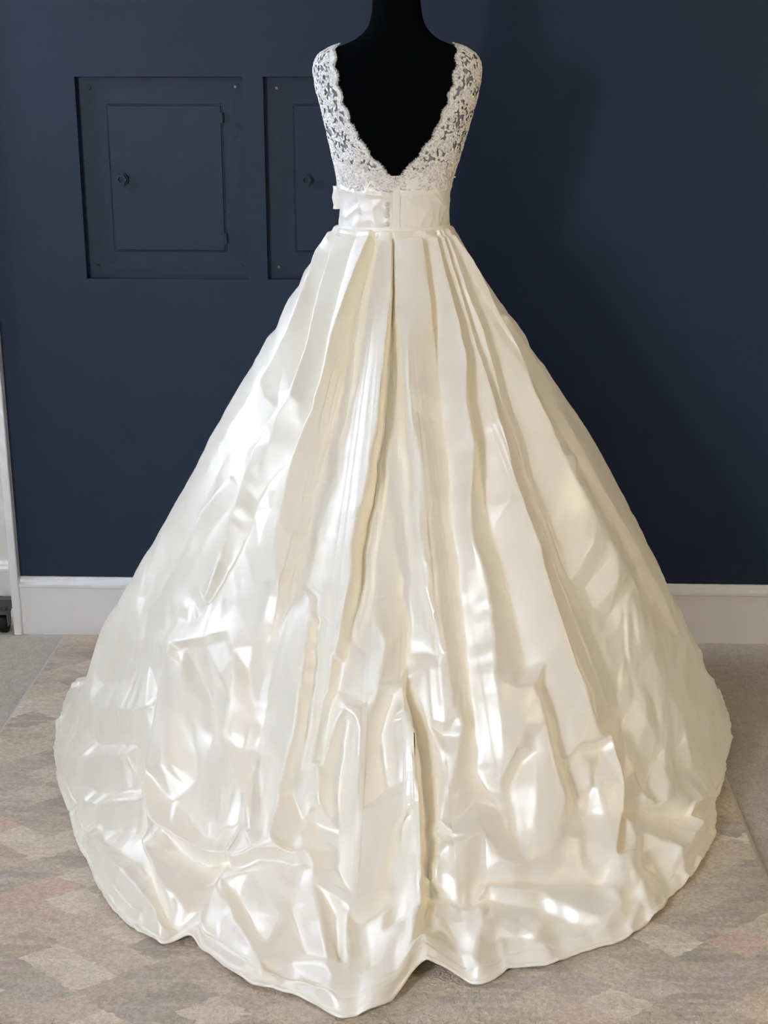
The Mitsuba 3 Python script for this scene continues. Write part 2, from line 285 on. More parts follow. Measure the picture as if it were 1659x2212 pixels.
def meridians(ph, nt):
    """Radius, height of the base surface, (phi, t), t even in arc length, and each meridian's length."""
    Rh = np.interp(ph, hp, hr)
    rw = 0.122 * 0.099 / np.sqrt((0.099 * np.sin(ph)) ** 2 + (0.122 * np.cos(ph)) ** 2)
    k = np.clip((Rh - 0.74) / 0.25, 0, 1)                        # how much of the cloth lies on the floor
    rc = np.minimum(Rh - 0.012, 0.735 + 0.03 * k); zc = 0.030 + 0.018 * k
    s = np.linspace(0, 1, 240)[None]
    # straight fall, then a rounded bend, then the train
    P0 = np.stack([rw, np.full_like(rw, ZW)], -1); P1 = np.stack([rc, zc], -1); P2 = np.stack([Rh, np.full_like(Rh, ZF + .008)], -1)
    def lerp(a, b, w): return a + (b - a) * np.asarray(w)[..., None]
    l1 = np.linalg.norm(P1 - P0, axis=-1); l2 = np.linalg.norm(P2 - P1, axis=-1)
    q = np.minimum(0.17, 0.95 * l2)
    A = lerp(P1, P0, np.minimum(0.17 * k + .02, .9) / l1); B = lerp(P1, P2, q / l2)
    pts = [P0[:, None] + (A - P0)[:, None] * np.linspace(0, 1, 60)[:-1, None]]
    u = np.linspace(0, 1, 40)[:-1, None]
    pts.append((1 - u) ** 2 * A[:, None] + 2 * u * (1 - u) * P1[:, None] + u * u * B[:, None])
    pts.append(B[:, None] + (P2 - B)[:, None] * np.linspace(0, 1, 30)[:, None])
    pl = np.concatenate(pts, 1)
    cl = np.concatenate([np.zeros((len(ph), 1)), np.cumsum(np.linalg.norm(np.diff(pl, axis=1), axis=-1), 1)], 1)
    t = np.linspace(0, 1, nt); R = np.empty((len(ph), nt)); Zz = R.copy()
    for i in range(len(ph)):
        R[i] = np.interp(t * cl[i, -1], cl[i], pl[i, :, 0]); Zz[i] = np.interp(t * cl[i, -1], cl[i], pl[i, :, 1])
    side = np.exp(-((np.degrees(ph) - 95) / 42) ** 2) * .036 + np.exp(-((np.degrees(ph) + 95) / 42) ** 2) * .016
    u = np.linspace(0, 1, nt)[None]; R += side[:, None] * np.sin(PI * u ** 1.15) ** .9 * np.clip(u / .38, 0, 1) ** .7     # the cloth bellies out at the sides
    return R, Zz, cl[:, -1]

NT = 620
PHI = np.radians(np.concatenate([np.linspace(-180, -106, 70)[:-1], np.linspace(-106, 106, 900), np.linspace(106, 180, 70)[1:-1]]))
BR, BZ, BL = meridians(PHI, NT)
BR = gaussian_filter1d(BR, 2.0, axis=0, mode='wrap')
TT = np.linspace(0, 1, NT)
BX = AX + BR * np.sin(PHI)[:, None]; BY = AY - BR * np.cos(PHI)[:, None]
BASE = np.stack([BX, BY, BZ], -1)
def flat(ph, t):
    """Unrolled cloth coordinates in metres."""
    t = np.asarray(t, float); L = np.interp(ph, PHI, BL)
    return np.stack([np.asarray(ph) * (0.11 + 0.62 * np.minimum(t * 1.12, 1)), t * 1.55], -1)

# fold lines of the skirt: (angle in tenths of a degree, way down the meridian in thousandths, height in millimetres), ridges and valleys
CHAINS = [
    [-857,30,8,-890,43,9,-762,53,9,-739,65,10,-716,76,10,-696,88,10,-679,99,11,-663,110,11,-649,121,11,-629,147,11,-611,173,11,-614,200,11,-616,227,11,-638,274,10,-655,315,10,-672,358,10,-677,409,9,-680,459,8,-695,504,7,-693,534,7,-692,563,7],
    [-834,5,-6,-729,16,-7,-690,29,-8,-659,42,-8,-632,54,-9,-609,67,-10,-599,79,-10,-590,90,-11,-581,101,-11,-549,132,-11,-524,162,-11,-503,210,-9,-490,238,-8,-478,266,-6,-499,301,-4,-517,337,-1,-539,374,2,-549,413,6],
    [-579,283,4,-588,327,4,-607,364,4,-625,401,4,-624,434,4,-623,466,4,-624,507,4,-625,549,4,-632,587,4,-638,627,3],
    [-628,1,9,-609,10,10,-592,19,10,-576,28,11,-557,40,12,-541,51,12,-525,63,13,-512,75,13,-499,86,14,-458,123,15,-427,159,17,-403,194,18,-392,227,20,-383,261,21,-406,297,19,-408,341,15,-412,371,10],
    [-416,1,2,-407,12,2,-399,24,3,-392,35,4,-386,46,4,-378,56,4,-372,66,4,-366,76,5,-360,86,5,-355,96,5,-342,128,5,-332,159,5,-322,183,4,-313,206,4,-296,250,2,-289,293,1,-300,328,1,-364,371,1,-380,396,1,-395,420,1,-386,463,0,-400,508,0,-413,536,0,-426,564,0,-434,590,0,-441,616,0],
    [-462,317,12,-452,337,15,-459,359,16,-455,406,16,-448,438,16,-441,471,16,-434,516,15,-435,553,13,-436,587,9],
    [-496,349,5,-489,378,4,-484,407,3,-481,451,3,-498,471,3,-521,498,3,-539,546,3,-532,586,3,-519,616,4,-506,646,4],
    [-545,415,8,-552,449,12,-571,489,15,-564,531,14,-571,557,13,-579,583,12,-599,622,9,-600,665,5],
    [-275,0,10,-231,10,13,-238,22,16,-242,33,17,-245,44,18,-248,56,20,-250,67,21,-253,78,22,-258,102,24,-262,125,26,-266,168,28,-260,212,28,-262,250,28,-260,268,28,-274,305,26,-290,341,26,-284,366,26,-278,391,25,-275,430,24,-272,457,24,-255,486,22,-238,504,23,-251,523,17,-258,557,12],
    [-201,2,-5,-204,9,-6,-207,15,-8,-212,25,-9,-216,35,-10,-219,44,-10,-222,54,-11,-227,65,-11,-231,76,-12,-234,87,-12,-221,119,-12,-210,150,-12,-191,192,-10,-172,227,-8,-170,265,-5,-170,288,-4,-169,311,-3,-170,350,-2,-173,374,-1,-176,399,0,-179,424,0,-183,448,1,-189,487,2,-205,532,5,-214,559,7,-222,581,9,-230,610,10],
    [-142,21,3,-143,33,3,-145,44,3,-146,55,4,-147,67,4,-148,78,4,-149,90,4,-141,133,5,-136,175,6,-135,218,7,-134,260,8,-134,292,8,-134,324,9,-134,356,10,-134,387,10,-140,419,10,-145,452,11,-143,479,12,-140,506,12,-138,541,12],
    [-44,0,5,-13,6,5,-11,15,6,-9,24,6,-8,33,6,-8,44,7,-8,54,7,-8,65,8,-7,75,8,-7,86,9,-16,124,13,-24,167,17,-28,189,18,-32,212,20,-34,245,22,-36,279,23,-45,309,23,-53,339,24,-60,373,24,-66,407,24,-68,438,23,-69,468,23,-74,498,22,-78,529,20,-87,571,16],
    [-24,0,-9,1,6,-10,3,15,-10,5,24,-10,7,34,-11,6,44,-11,6,55,-12,6,65,-12,5,76,-13,5,86,-13,-3,124,-16,-11,168,-20,-16,190,-21,-20,213,-22,-24,246,-22,-26,279,-22,-36,307,-22,-44,337,-22,-51,371,-21,-57,405,-20,-60,436,-19,-62,466,-18,-66,496,-15,-71,526,-12,-77,548,-5,-82,570,2],
    [-14,237,-12,-17,258,-11,-20,279,-10,-27,307,-9,-33,335,-8,-39,368,-7,-44,401,-6,-47,428,-5,-50,456,-4,-50,491,-4,-64,531,0],
    [-8,225,-20,-11,253,-19,-13,281,-18,-16,320,-17,-18,358,-16,-22,392,-15,-26,426,-13,-30,448,-12,-34,472,-10,-38,492,-8,-56,532,-2],
    [0,233,-15,-2,257,-12,-4,282,-10,-8,312,-8,-11,341,-6,-13,359,-3,-17,393,0,-21,426,2,-24,453,6,-27,479,9,-28,502,9],
    [23,127,-6,29,168,-15,32,198,-14,34,228,-14,39,273,-12,43,316,-10,47,343,-8,51,370,-7,54,396,-6,56,422,-4,56,453,-3,56,483,-2,52,514,-2,48,544,-2,44,571,-3,40,597,-4],
    [0,0,4,16,8,4,17,18,5,18,29,5,19,40,5,20,50,6,21,61,6,23,94,6,25,128,7,31,155,8,35,182,8,40,206,8,44,230,9,49,274,10,52,317,11,57,343,12,60,369,12,63,404,12,65,437,12,69,460,12,73,481,11,80,505,10,87,529,9,92,554,8,97,578,6],
    [88,129,10,77,176,14,72,203,16,68,230,18,79,263,19,88,296,20,90,331,21,91,366,22,88,400,22,86,435,22,87,462,22,87,490,21,92,512,20,96,534,20,100,558,20,103,582,19,108,606,19,112,629,19,118,659,20,126,675,22],
    [326,0,-4,314,12,-4,302,23,-4,293,34,-5,284,45,-6,276,56,-6,269,68,-6,263,79,-6,258,91,-6,253,103,-6,249,114,-6,237,139,-5,226,163,-4,211,200,-2,206,234,0,195,275,0,186,316,1,183,345,1,181,373,1,176,401,1,172,430,1,169,470,1,166,509,1,164,550,0,160,586,0,157,623,0,154,659,0,151,695,0,151,717,1,150,739,2,166,762,5,186,768,8],
    [350,0,9,291,10,9,281,22,9,272,33,9,264,44,9,257,56,9,251,67,9,245,79,9,240,91,9,236,103,9,231,114,9,219,139,8,210,163,6,198,206,2],
    [471,2,6,452,13,7,435,24,8,420,35,9,406,46,10,394,57,11,382,68,12,364,102,14,350,136,17,337,163,18,326,191,20,293,225,20,268,260,21,266,285,22,264,309,22,246,339,22,230,368,21,216,398,21,210,422,20,203,445,20,211,474,20,215,497,20,219,519,20,214,544,20,210,568,20,204,589,20,199,609,20,195,645,20,192,681,20,187,715,19,172,744,14],
    [500,3,-5,484,15,-5,469,26,-5,456,37,-5,444,49,-5,434,60,-5,425,71,-5,416,82,-5,408,93,-5,401,104,-5,385,134,-5,372,164,-5,348,209,-4,327,241,-4,312,283,-4,299,325,-4,289,363,-4,280,401,-4,281,433,-4,281,465,-3,282,502,-2,284,539,-2,283,581,-2,282,622,-2],
    [533,6,8,517,18,8,502,29,9,489,41,9,481,53,9,473,66,9,466,79,10,460,91,10,454,104,10,449,117,10,434,148,10,421,179,11,409,221,13,399,264,17,380,297,21,377,332,22,375,376,22,373,420,23,373,454,23,372,489,23,366,527,23,361,564,23,363,589,23,364,614,23,363,646,22,366,674,22,369,701,22,372,728,21,374,755,20],
    [562,7,-3,548,18,-2,535,30,-2,523,41,-1,513,52,-1,503,63,-1,494,74,0,486,84,0,479,95,0,469,121,0,461,148,0,451,174,0,442,200,0,432,226,0,423,252,0,402,293,-2,388,328,-4,376,362,-5,380,394,-6,385,426,-6,385,464,-6,385,502,-6,389,534,-6,393,565,-6,396,597,-6,399,629,-6,410,662,-7,420,696,-8,416,731,-10,411,765,-12,402,800,-13,393,835,-14,385,874,-8],
    [586,7,7,574,19,8,563,31,8,553,42,9,543,53,9,533,63,9,525,74,10,517,84,10,509,95,10,504,129,10,499,163,11,482,194,10,467,224,10,454,250,10,442,276,10,435,297,9,434,338,8,434,379,7,429,419,6,425,459,6,422,497,6,420,535,5,422,560,5,424,586,5,425,625,4,426,663,3,428,699,2,430,735,2],
    [625,8,-4,619,20,-4,613,32,-4,607,44,-4,599,55,-4,592,67,-4,585,78,-3,578,89,-3,573,101,-3,554,133,-4,538,166,-4,525,192,-4,513,219,-5,499,250,-6,487,281,-6,491,289,-6,481,333,-6,472,377,-6,468,416,-6,465,455,-5,463,487,-5,461,520,-5,465,553,-4,468,587,-4,473,628,-4,477,670,-4,477,698,-5,477,726,-6,464,767,-7,452,807,-8,449,846,-7,445,884,-6],
    [675,7,7,677,16,8,679,25,9,681,33,10,686,44,11,690,54,12,693,65,12,696,75,13,689,86,13,683,96,13,677,107,14,671,117,14,665,128,14,660,156,15,656,184,17,638,211,18,617,237,19,587,271,20,588,310,20,582,353,20,578,397,21,582,440,21,586,483,21,598,522,20,610,562,20,632,603,18,649,643,16,647,672,14,646,700,12],
    [765,8,0,771,18,0,777,28,0,781,38,1,785,48,1,780,60,1,774,71,1,769,82,1,764,94,1,758,105,1,740,149,2,724,194,3,715,226,4,706,258,4,705,303,4,703,348,3,711,399,3,723,451,3,736,504,3,750,558,3,759,608,3,771,660,3,768,699,4,766,738,4],
    [-463,667,21,-431,651,19,-399,633,16,-341,602,12,-297,579,9],
    [-447,668,12,-393,639,10,-336,609,8],
    [-456,626,5,-395,594,5,-339,560,6,-309,517,9],
    [-455,673,22,-449,710,22,-431,746,22,-417,769,24,-404,791,25,-393,822,28,-382,844,30,-359,862,30,-340,868,32,-337,887,28,-332,908,32,-305,924,32,-268,947,32,-254,952,27],
    [-505,701,3,-488,724,2,-472,747,0,-449,772,-2,-427,798,-4,-412,825,-4,-397,851,-5,-373,875,-3,-362,893,-2,-350,909,0,-328,920,1,-308,933,2,-268,955,4,-229,984,0],
    [-407,679,18,-386,702,19,-382,741,20,-373,771,23,-365,801,26],
    [-397,669,4,-361,680,3,-329,692,2,-315,710,2,-303,728,2,-303,767,3,-314,803,4,-336,834,8],
    [-308,612,15,-283,641,14,-281,665,14,-279,689,13,-277,725,13,-254,742,13,-234,762,13,-206,799,15],
    [-264,627,5,-243,656,4,-225,692,3,-205,719,2,-185,732,2,-186,756,2,-187,780,2,-178,800,4,-170,820,5],
    [-154,522,14,-152,551,15,-150,580,16,-147,612,16,-144,643,17,-145,668,17,-146,692,17,-154,733,19,-154,764,20,-154,795,22,-149,827,24],
    [-142,512,7,-136,547,6,-131,581,4,-128,609,3,-126,638,2,-127,661,1,-127,685,0,-133,719,1],
    [-102,505,14,-101,535,14,-100,564,15,-99,593,15,-99,622,15,-104,652,14,-109,681,14,-112,709,14],
    [-85,576,2,-90,613,-1,-95,638,-2,-99,662,-3,-101,686,-3,-97,707,2],
    [-337,869,30,-291,868,28,-238,869,26,-200,879,26,-166,848,26,-130,825,26,-93,820,23],
    [-283,879,10,-231,884,9,-193,889,9,-162,858,9,-126,837,9,-90,832,8],
    [25,610,19,34,641,25,37,663,28,40,686,30,41,707,31,41,729,32,47,757,32,51,791,32,51,813,32,50,835,32,46,857,31,43,880,30,39,898,29,35,917,28,31,950,26,30,976,22],
    [34,612,0,39,632,-6,50,661,-10,55,683,-12,59,704,-14,60,730,-14,61,756,-15,66,790,-14,67,812,-13,67,834,-12,64,857,-10,61,881,-8,51,917,-4,43,949,0],
    [58,634,8,70,659,8,82,683,9,90,714,10,85,737,8,80,758,6,80,781,5,80,803,4],
    [-89,754,17,-94,736,18,-99,717,19,-88,687,19,-76,649,20,-62,625,23,-50,620,23,-39,644,23,-39,667,23,-38,690,23,-38,710,22,-37,730,22,-37,753,21,-36,777,20,-36,796,19,-35,815,18],
    [-58,608,8,-45,585,8,-39,554,6],
    [-59,642,5,-62,669,2,-65,695,0,-70,731,-2,-66,754,-2,-62,777,-2,-58,796,0,-55,816,1],
    [-28,485,10,-21,515,17,-3,544,20,-7,570,19,-14,593,20,-20,616,20,-22,641,20,-24,665,20,-28,696,18],
    [15,613,3,10,627,0,-4,652,-2,0,674,-2,5,696,-3,7,720,0],
    [30,650,14,26,667,15,22,685,16,19,703,15,17,720,14,21,751,16,12,774,15,3,799,14,1,820,13,-2,841,12],
    [24,781,6,18,806,5,13,832,4,15,862,4,16,893,4],
    [122,688,16,115,700,19,108,714,19,99,733,18,90,758,17,83,782,16,76,805,15],
    [79,673,5,102,676,6],
    [271,643,20,248,660,21,233,685,22,219,711,22,199,731,22,179,748,21],
    [274,645,19,274,669,20,271,694,21,268,719,22,268,745,23,268,770,24,274,797,24,253,828,19],
    [222,740,6,194,770,4,195,793,5,195,817,6],
    [291,663,0,300,703,2,297,727,2,295,751,1,298,777,2,302,804,3,303,835,6],
    [247,713,16,240,742,18,234,771,20,227,800,19,220,828,18],
    [330,745,16,352,756,18,394,763,22],
    [330,754,6,350,764,6,379,775,9],
    [392,767,23,387,802,27,378,831,29,353,861,29,338,880,28,321,899,27],
    [332,773,14,331,801,15,331,829,16,332,849,18],
    [335,799,7,325,817,7,315,834,7,285,821,8],
    [364,867,18,362,899,25,344,921,27,316,935,26],
    [357,866,2,343,882,4,328,899,6],
    [370,872,20,397,914,20,413,944,22,422,974,24,454,978,24,511,972,22,517,946,15],
    [361,941,4,387,967,4,399,976,6],
    [423,864,14,445,885,17,487,907,18,533,933,19,597,971,17],
    [414,878,3,435,897,1,475,921,1,515,946,1,571,978,3],
    [500,778,10,515,822,7,543,860,1],
    [575,902,4,676,962,12,684,988,14],
    [595,738,8,621,774,9,653,811,10,702,864,10],
    [58,875,18,73,844,22,91,818,25,116,810,26,141,821,26,152,834,23,160,857,19,173,868,17,202,866,15,232,854,15,263,843,15],
    [119,854,10,125,876,4,151,881,4,176,879,3,203,892,3,229,902,3,261,909,3,294,923,3],
    [126,886,16,165,894,12,195,904,11,224,915,10,249,926,10,273,939,10],
    [83,886,2,120,895,1,141,907,1,161,909,1,180,915,1,200,926,1,218,945,1,235,965,1],
    [322,909,25,303,934,23,292,964,19],
    [209,920,12,231,942,12,250,966,12,258,986,9],
    [347,946,19,322,978,16,289,998,11],
    [305,966,5,283,993,3],
    [371,965,5,350,991,3],
    [114,907,16,115,928,16,108,946,15,101,967,14,98,998,9],
    [68,898,8,63,917,9,74,935,8],
    [76,922,2,87,950,0,88,978,2],
    [123,961,2,126,993,2],
    [173,961,10,176,984,9,169,998,8],
    [158,959,2,176,969,2,193,984,1],
    [-253,953,27,-241,939,24,-226,927,22,-210,919,20,-188,892,18,-164,874,16,-139,854,14],
    [-176,915,3,-156,927,2,-139,939,2],
    [-185,927,14,-163,949,16,-143,960,15,-125,973,14,-115,982,12,-114,998,8],
    [-213,976,9,-185,993,8],
    [-107,981,1,-88,985,1,-59,978,2],
    [-85,836,17,-79,854,17,-74,872,17,-67,892,16,-60,913,16,-55,933,16,-49,953,15,-40,988,13],
    [-35,843,15,-35,872,14,-34,903,13,-32,936,12,-29,970,11],
    [-53,871,3,-48,898,3,-42,927,3],
    [-16,875,2,-12,907,2,-7,943,1],
    [5,879,13,4,906,13,4,935,13,-1,956,11,-6,979,9],
    [-103,885,9,-109,905,10,-115,925,10,-122,956,11],
    [-97,908,1,-78,936,1],
    [-75,995,9,-52,990,9],
    [-447,986,17,-376,969,18,-343,963,18,-313,961,18,-263,973,18,-242,998,15],
    [-429,967,4,-357,941,2,-313,936,1],
    [-341,941,11,-297,946,10],
    [-751,739,10,-737,765,10,-722,791,11,-738,843,9,-750,878,9,-607,836,12,-510,795,12,-455,757,11],
    [-680,819,2,-573,769,1,-570,736,2],
    [-788,950,3,-664,906,2,-586,884,1,-525,854,1,-472,828,1],
    [-654,956,10,-589,918,10,-533,884,10,-473,844,10],
    [-575,964,1,-525,935,0,-480,910,0,-441,882,-1,-405,855,-2],
    [-523,960,11,-459,912,12,-425,887,10,-391,862,8],
    [-512,993,4,-455,955,3,-420,930,2,-383,903,2],
    [753,304,10,749,341,11,746,378,12,748,425,12,753,473,12,759,521,12,766,571,13,776,622,13,788,674,13,785,714,12,783,754,11],
    [851,332,4,843,379,4,848,428,4,855,483,4,900,546,4,910,589,4,972,645,4,904,671,4,911,721,4,931,778,4],
    [770,155,10,785,189,10,794,223,11,800,258,11,805,292,11],
    [681,736,9,699,785,5,718,836,3],
    [539,652,3,541,687,2,543,722,2,547,754,2,552,787,2],
    [-712,516,2,-709,550,2,-707,584,2,-698,621,2,-690,658,2],
    [-741,601,9,-731,634,10,-722,667,10,-713,695,10,-705,723,11],
    [-215,782,13,-194,807,14,-194,843,15],
    [-276,750,9,-246,776,13,-257,816,8,-270,846,8],
    [-135,757,6,-125,772,5,-116,788,4,-120,818,8],
    [-33,866,4,-27,893,4,-22,923,3],
]
AMP = 0.0175                                                     # metres per unit of fold height
pts, hts = [], []
for ch in CHAINS:
    a = np.array(ch, float).reshape(-1, 3) / [1800 / PI * 1.0, 1000.0, 10.0]
    if a[0, 1] < .06: a = np.vstack([[a[0, 0], .002, a[0, 2] * .8], a])      # up to the waist seam
    q = flat(a[:, 0], a[:, 1])
    for i in range(len(a) - 1):
        nseg = max(1, int(np.linalg.norm(q[i + 1] - q[i]) / (.0025 if a[i, 1] < .16 else .004 if a[i, 1] < .4 else .009)))
        w = np.arange(nseg)[:, None] / nseg
        z = a[i] * (1 - w) + a[i + 1] * w
        pts.append(z[:, :2]); hts.append(z[:, 2])
    pts.append(a[-1:, :2]); hts.append(a[-1:, 2])
# the sides and the front of the skirt, which the picture does not show: plain gathered folds
for k, deg in enumerate(list(range(-180, -94, 9)) + list(range(95, 181, 9))):
    t = np.linspace(.03, .97, 60)
    pts.append(np.stack([np.full(60, math.radians(deg)), t], 1)); hts.append((0.1 + (.25 if abs(deg) < 100 else .5 + (1.0 if k % 2 else -0.6)) * np.minimum(t * 2.5, 1)))
dg = np.radians(np.arange(-180, 181, 3.0))
for t, h in ((-.02, .25), (.997, .25), (1.01, .25)):
    pts.append(np.stack([dg, np.full(len(dg), t)], 1)); hts.append(np.full(len(dg), h))
pts = np.concatenate(pts); hts = np.concatenate(hts)
# between the fold lines: loose points at the level of their surroundings, a little up or down, so that the cloth breaks into flat facets
fl = flat(pts[:, 0], pts[:, 1]); kt = cKDTree(fl)
def loose(step, gap, amp, seed):
    r = np.random.default_rng(seed); n = int(2.6 * 1.55 / step ** 2)
    p = np.stack([r.uniform(-1.85, 1.85, n), r.uniform(.03, .985, n)], 1)
    f = flat(p[:, 0], p[:, 1])
    d, i = kt.query(f, k=14)
    keep = d[:, 0] > gap
    p, f, d, i = p[keep], f[keep], d[keep], i[keep]
    take, seen = [], cKDTree(f)
    dead = np.zeros(len(p), bool)
    for k in range(len(p)):
        if dead[k]: continue
        take.append(k); dead[seen.query_ball_point(f[k], step * .75)] = True
    p, d, i = p[take], d[take], i[take]
    w = 1 / (d + .004) ** 2
    h = (w * hts[i]).sum(1) / w.sum(1)
    return p, h + r.normal(0, 1, len(p)) * (amp[0] + (amp[1] - amp[0]) * np.clip((p[:, 1] - .5) / .35, 0, 1)) * np.clip(d[:, 0] / .04, .3, 1)
lp, lh = loose(.045, .026, (.02, .34), 11)
pts = np.concatenate([pts, lp]); hts = np.concatenate([hts, lh])
tri = Delaunay(flat(pts[:, 0], pts[:, 1]))
gp, gt = np.meshgrid(PHI, TT, indexing='ij')
gf = flat(gp, gt)
# the fold lines waver a little, as stiff silk does
def wav(fx, fy, seed): return meshkit.noise(np.stack([gf[..., 0] * fx, gf[..., 1] * fy, gt * 0], -1), seed) - .5
free = np.clip(gt / .35, .12, 1)
gw = gf + np.stack([free * (.007 * wav(5, 15, 61) + .0035 * wav(16, 48, 62)), free * .006 * wav(14, 14, 63)], -1)
D = LinearNDInterpolator(tri, hts, fill_value=0.3)(gw.reshape(-1, 2)).reshape(gp.shape) * AMP
low = np.clip((gt - .52) / .35, 0, 1)
def facets(n, stretch, seed):
    """Crumpled paper: random points of random height, joined by flat triangles."""
    r = np.random.default_rng(seed)
    q = np.stack([r.uniform(-2.4, 2.4, n), r.uniform(-.1, 1.7, n)], 1); z = r.normal(0, 1, n)
    st = np.array([1, stretch])
    return LinearNDInterpolator(Delaunay(q * st), z, fill_value=0)(gf.reshape(-1, 2) * st).reshape(gp.shape)
D += facets(2600, .35, 41) * (.0003 + .0023 * low) + facets(9000, .5, 42) * (.00038 + .0010 * low)
# soften the creases by some millimetres, along the meridian and round it
D = gaussian_filter1d(D, 1.2, axis=1)
for b0 in range(0, NT, 20):
    rr = BR[:, b0:b0 + 20].mean()
    D[:, b0:b0 + 20] = gaussian_filter1d(D[:, b0:b0 + 20], float(np.clip((.0011 + .0019 * min(max((b0 / NT - .1) / .4, 0), 1)) / (rr * 0.00411), .55, 8)), axis=0, mode='wrap')
def ridged(x, y, seed): return 1 - np.abs(2 * meshkit.noise(np.stack([x, y, np.zeros_like(x)], -1), seed) - 1)

def normals(P):
    a = np.roll(P, -1, 0) - np.roll(P, 1, 0); b = np.gradient(P, axis=1)
    nn = np.cross(a, b); nn /= np.linalg.norm(nn, axis=-1, keepdims=True) + 1e-12
    return nn
BN = normals(BASE)
if (BN[..., 2] * (gt > .1)).sum() < 0: BN = -BN
D *= np.clip((1 - gt) / .012, 0.25, 1) * np.clip(gt / .008, .5, 1)
D -= .0012 * np.exp(-(((1 - gt) * 1.5 - .024) / .0022) ** 2) * (np.abs(gp) < 2.6)      # the stitched line of the hem
SK = BASE + BN * D[..., None]
rum = meshkit.noise(np.stack([gp * 22, gp * 0, gp * 0], -1), 51) - .5; rum2 = meshkit.noise(np.stack([gp * 60, gp * 0, gp * 0], -1), 52) - .5
hemz = np.clip((gt - .93) / .07, 0, 1) ** 2
rad = np.stack([np.sin(gp), -np.cos(gp), 0 * gp], -1)
SK += rad * (hemz * ((.003 + .012 * np.exp(-(np.degrees(gp) / 40) ** 2)) * rum + .003 * rum2))[..., None]
lift = .012 * np.clip(rum * 2 + rum2, 0, 1) + 0.036 * np.clip(1 - np.abs(np.degrees(gp) - 5.0) / 4.2, 0, 1) + 0.012 * np.exp(-((np.degrees(gp) + 21.3) / 1.2) ** 2)
SK[..., 2] += lift * np.clip((gt - .9) / .1, 0, 1)
SK[..., 2] = np.maximum(SK[..., 2], ZF + .0035)
# keep clear of the wall
SK[..., 1] = np.minimum(SK[..., 1], 3.385)
# gathered in under the waistband
inner = np.stack([AX + (SK[:, 0, 0] - AX) * .86, AY + (SK[:, 0, 1] - AY) * .86, np.full(len(PHI), ZW + .006)], 1)
lip = np.stack([inner + (SK[:, 0] - inner) * w + [0, 0, h] for w, h in ((0, 0), (.45, .0055), (.75, .0055), (.93, .003))])
SKR = np.concatenate([lip, SK.transpose(1, 0, 2)])
f = grid_faces(len(SKR), len(PHI), True)
put('wedding_dress__skirt', trimesh.Trimesh(SKR.reshape(-1, 3), f, process=False), 'm_satin', smooth=True)
# hem: the edge turned under
edge, prev = SK[:, -1], SK[:, -3]
out = edge - prev; out[:, 2] = 0; out /= np.linalg.norm(out, axis=1, keepdims=True) + 1e-9
rows = [edge]
for dx, dz in ((.0022, -.0015), (.0028, -.0035), (.0018, -.0055), (-.003, -.0065), (-.016, -.0062)):
    r = edge + out * dx; r[:, 2] = np.maximum(edge[:, 2] + dz, ZF + .0012 + .0003 * (dx > 0)); rows.append(r)
hm = np.array(rows)
put('wedding_dress__hem', trimesh.Trimesh(hm.reshape(-1, 3), grid_faces(len(rows), len(PHI), True), process=False), 'm_satin_plain', smooth=True)
tag('wedding_dress', 'ivory satin wedding gown with lace V back and long train on black form', 'wedding dress')
# ------------------------------------------------------------------ bodice: satin, tulle, lace
ZB = 1.117
def patch(th0, th1, z0, z1, off, thick, nth=24, nz=12, mat='m_satin_plain', name=None, wob=None):
    """A strip of cloth of some thickness lying on the body."""
    th, z = np.meshgrid(np.linspace(th0, th1, nth), np.linspace(z1, z0, nz))
    o = np.full(th.shape, off) + (0 if wob is None else wob(th, z))
    A = surf(th, q_of_z(z), o + thick); B = surf(th, q_of_z(z), o - .001)
    n0 = nth * nz; f = grid_faces(nz, nth); idx = np.arange(n0).reshape(nz, nth)
    rim = np.concatenate([idx[0], idx[1:, -1], idx[-1, -2::-1], idx[-2:0:-1, 0]]); r2 = np.roll(rim, -1)
    F = np.vstack([f, f[:, ::-1] + n0, np.stack([rim, rim + n0, r2], 1), np.stack([r2, rim + n0, r2 + n0], 1)])
    m = trimesh.Trimesh(np.vstack([A.reshape(-1, 3), B.reshape(-1, 3)]), F, process=False); m.fix_normals()
    return m if name is None else put(name, m, mat, smooth=40)

nth = 361; nz = 90
th = np.linspace(-PI, PI, nth)[None]; s = np.linspace(0, 1, nz)[:, None]
ztop = np.where(np.abs(th) < 1.75, 1.238 + .026 * np.clip(np.abs(np.sin(th)) / .75, 0, 1) ** 1.3, 1.262 + .085 * np.clip((np.abs(th) - 1.75) / .5, 0, 1))
Zg = ztop + (ZB - ztop) * s; Tg = th + 0 * s
a = np.abs(Tg); sx = np.sign(Tg)
off = .0018 + .0032 * (ridged(Tg * 1.6 + Zg * 14, Zg * 42 + a * 3.0, 7) ** 2) * np.clip(a / .2, 0, 1) + .0016 * ridged(Tg * 5, Zg * 30 - a * 4, 9) ** 2
off += .0028 * np.exp(-((Zg - 1.207 + .006 * np.cos(Tg * 2)) / .005) ** 2) * np.clip(a / .12, 0, 1)
off -= .004 * np.exp(-((Tg - .012) / .012) ** 2) * (Zg > 1.2)
P = surf(Tg, q_of_z(Zg), off)
put('wedding_dress__bodice', trimesh.Trimesh(P.reshape(-1, 3), grid_faces(nz, nth), process=False), 'm_satin_plain', smooth=True)

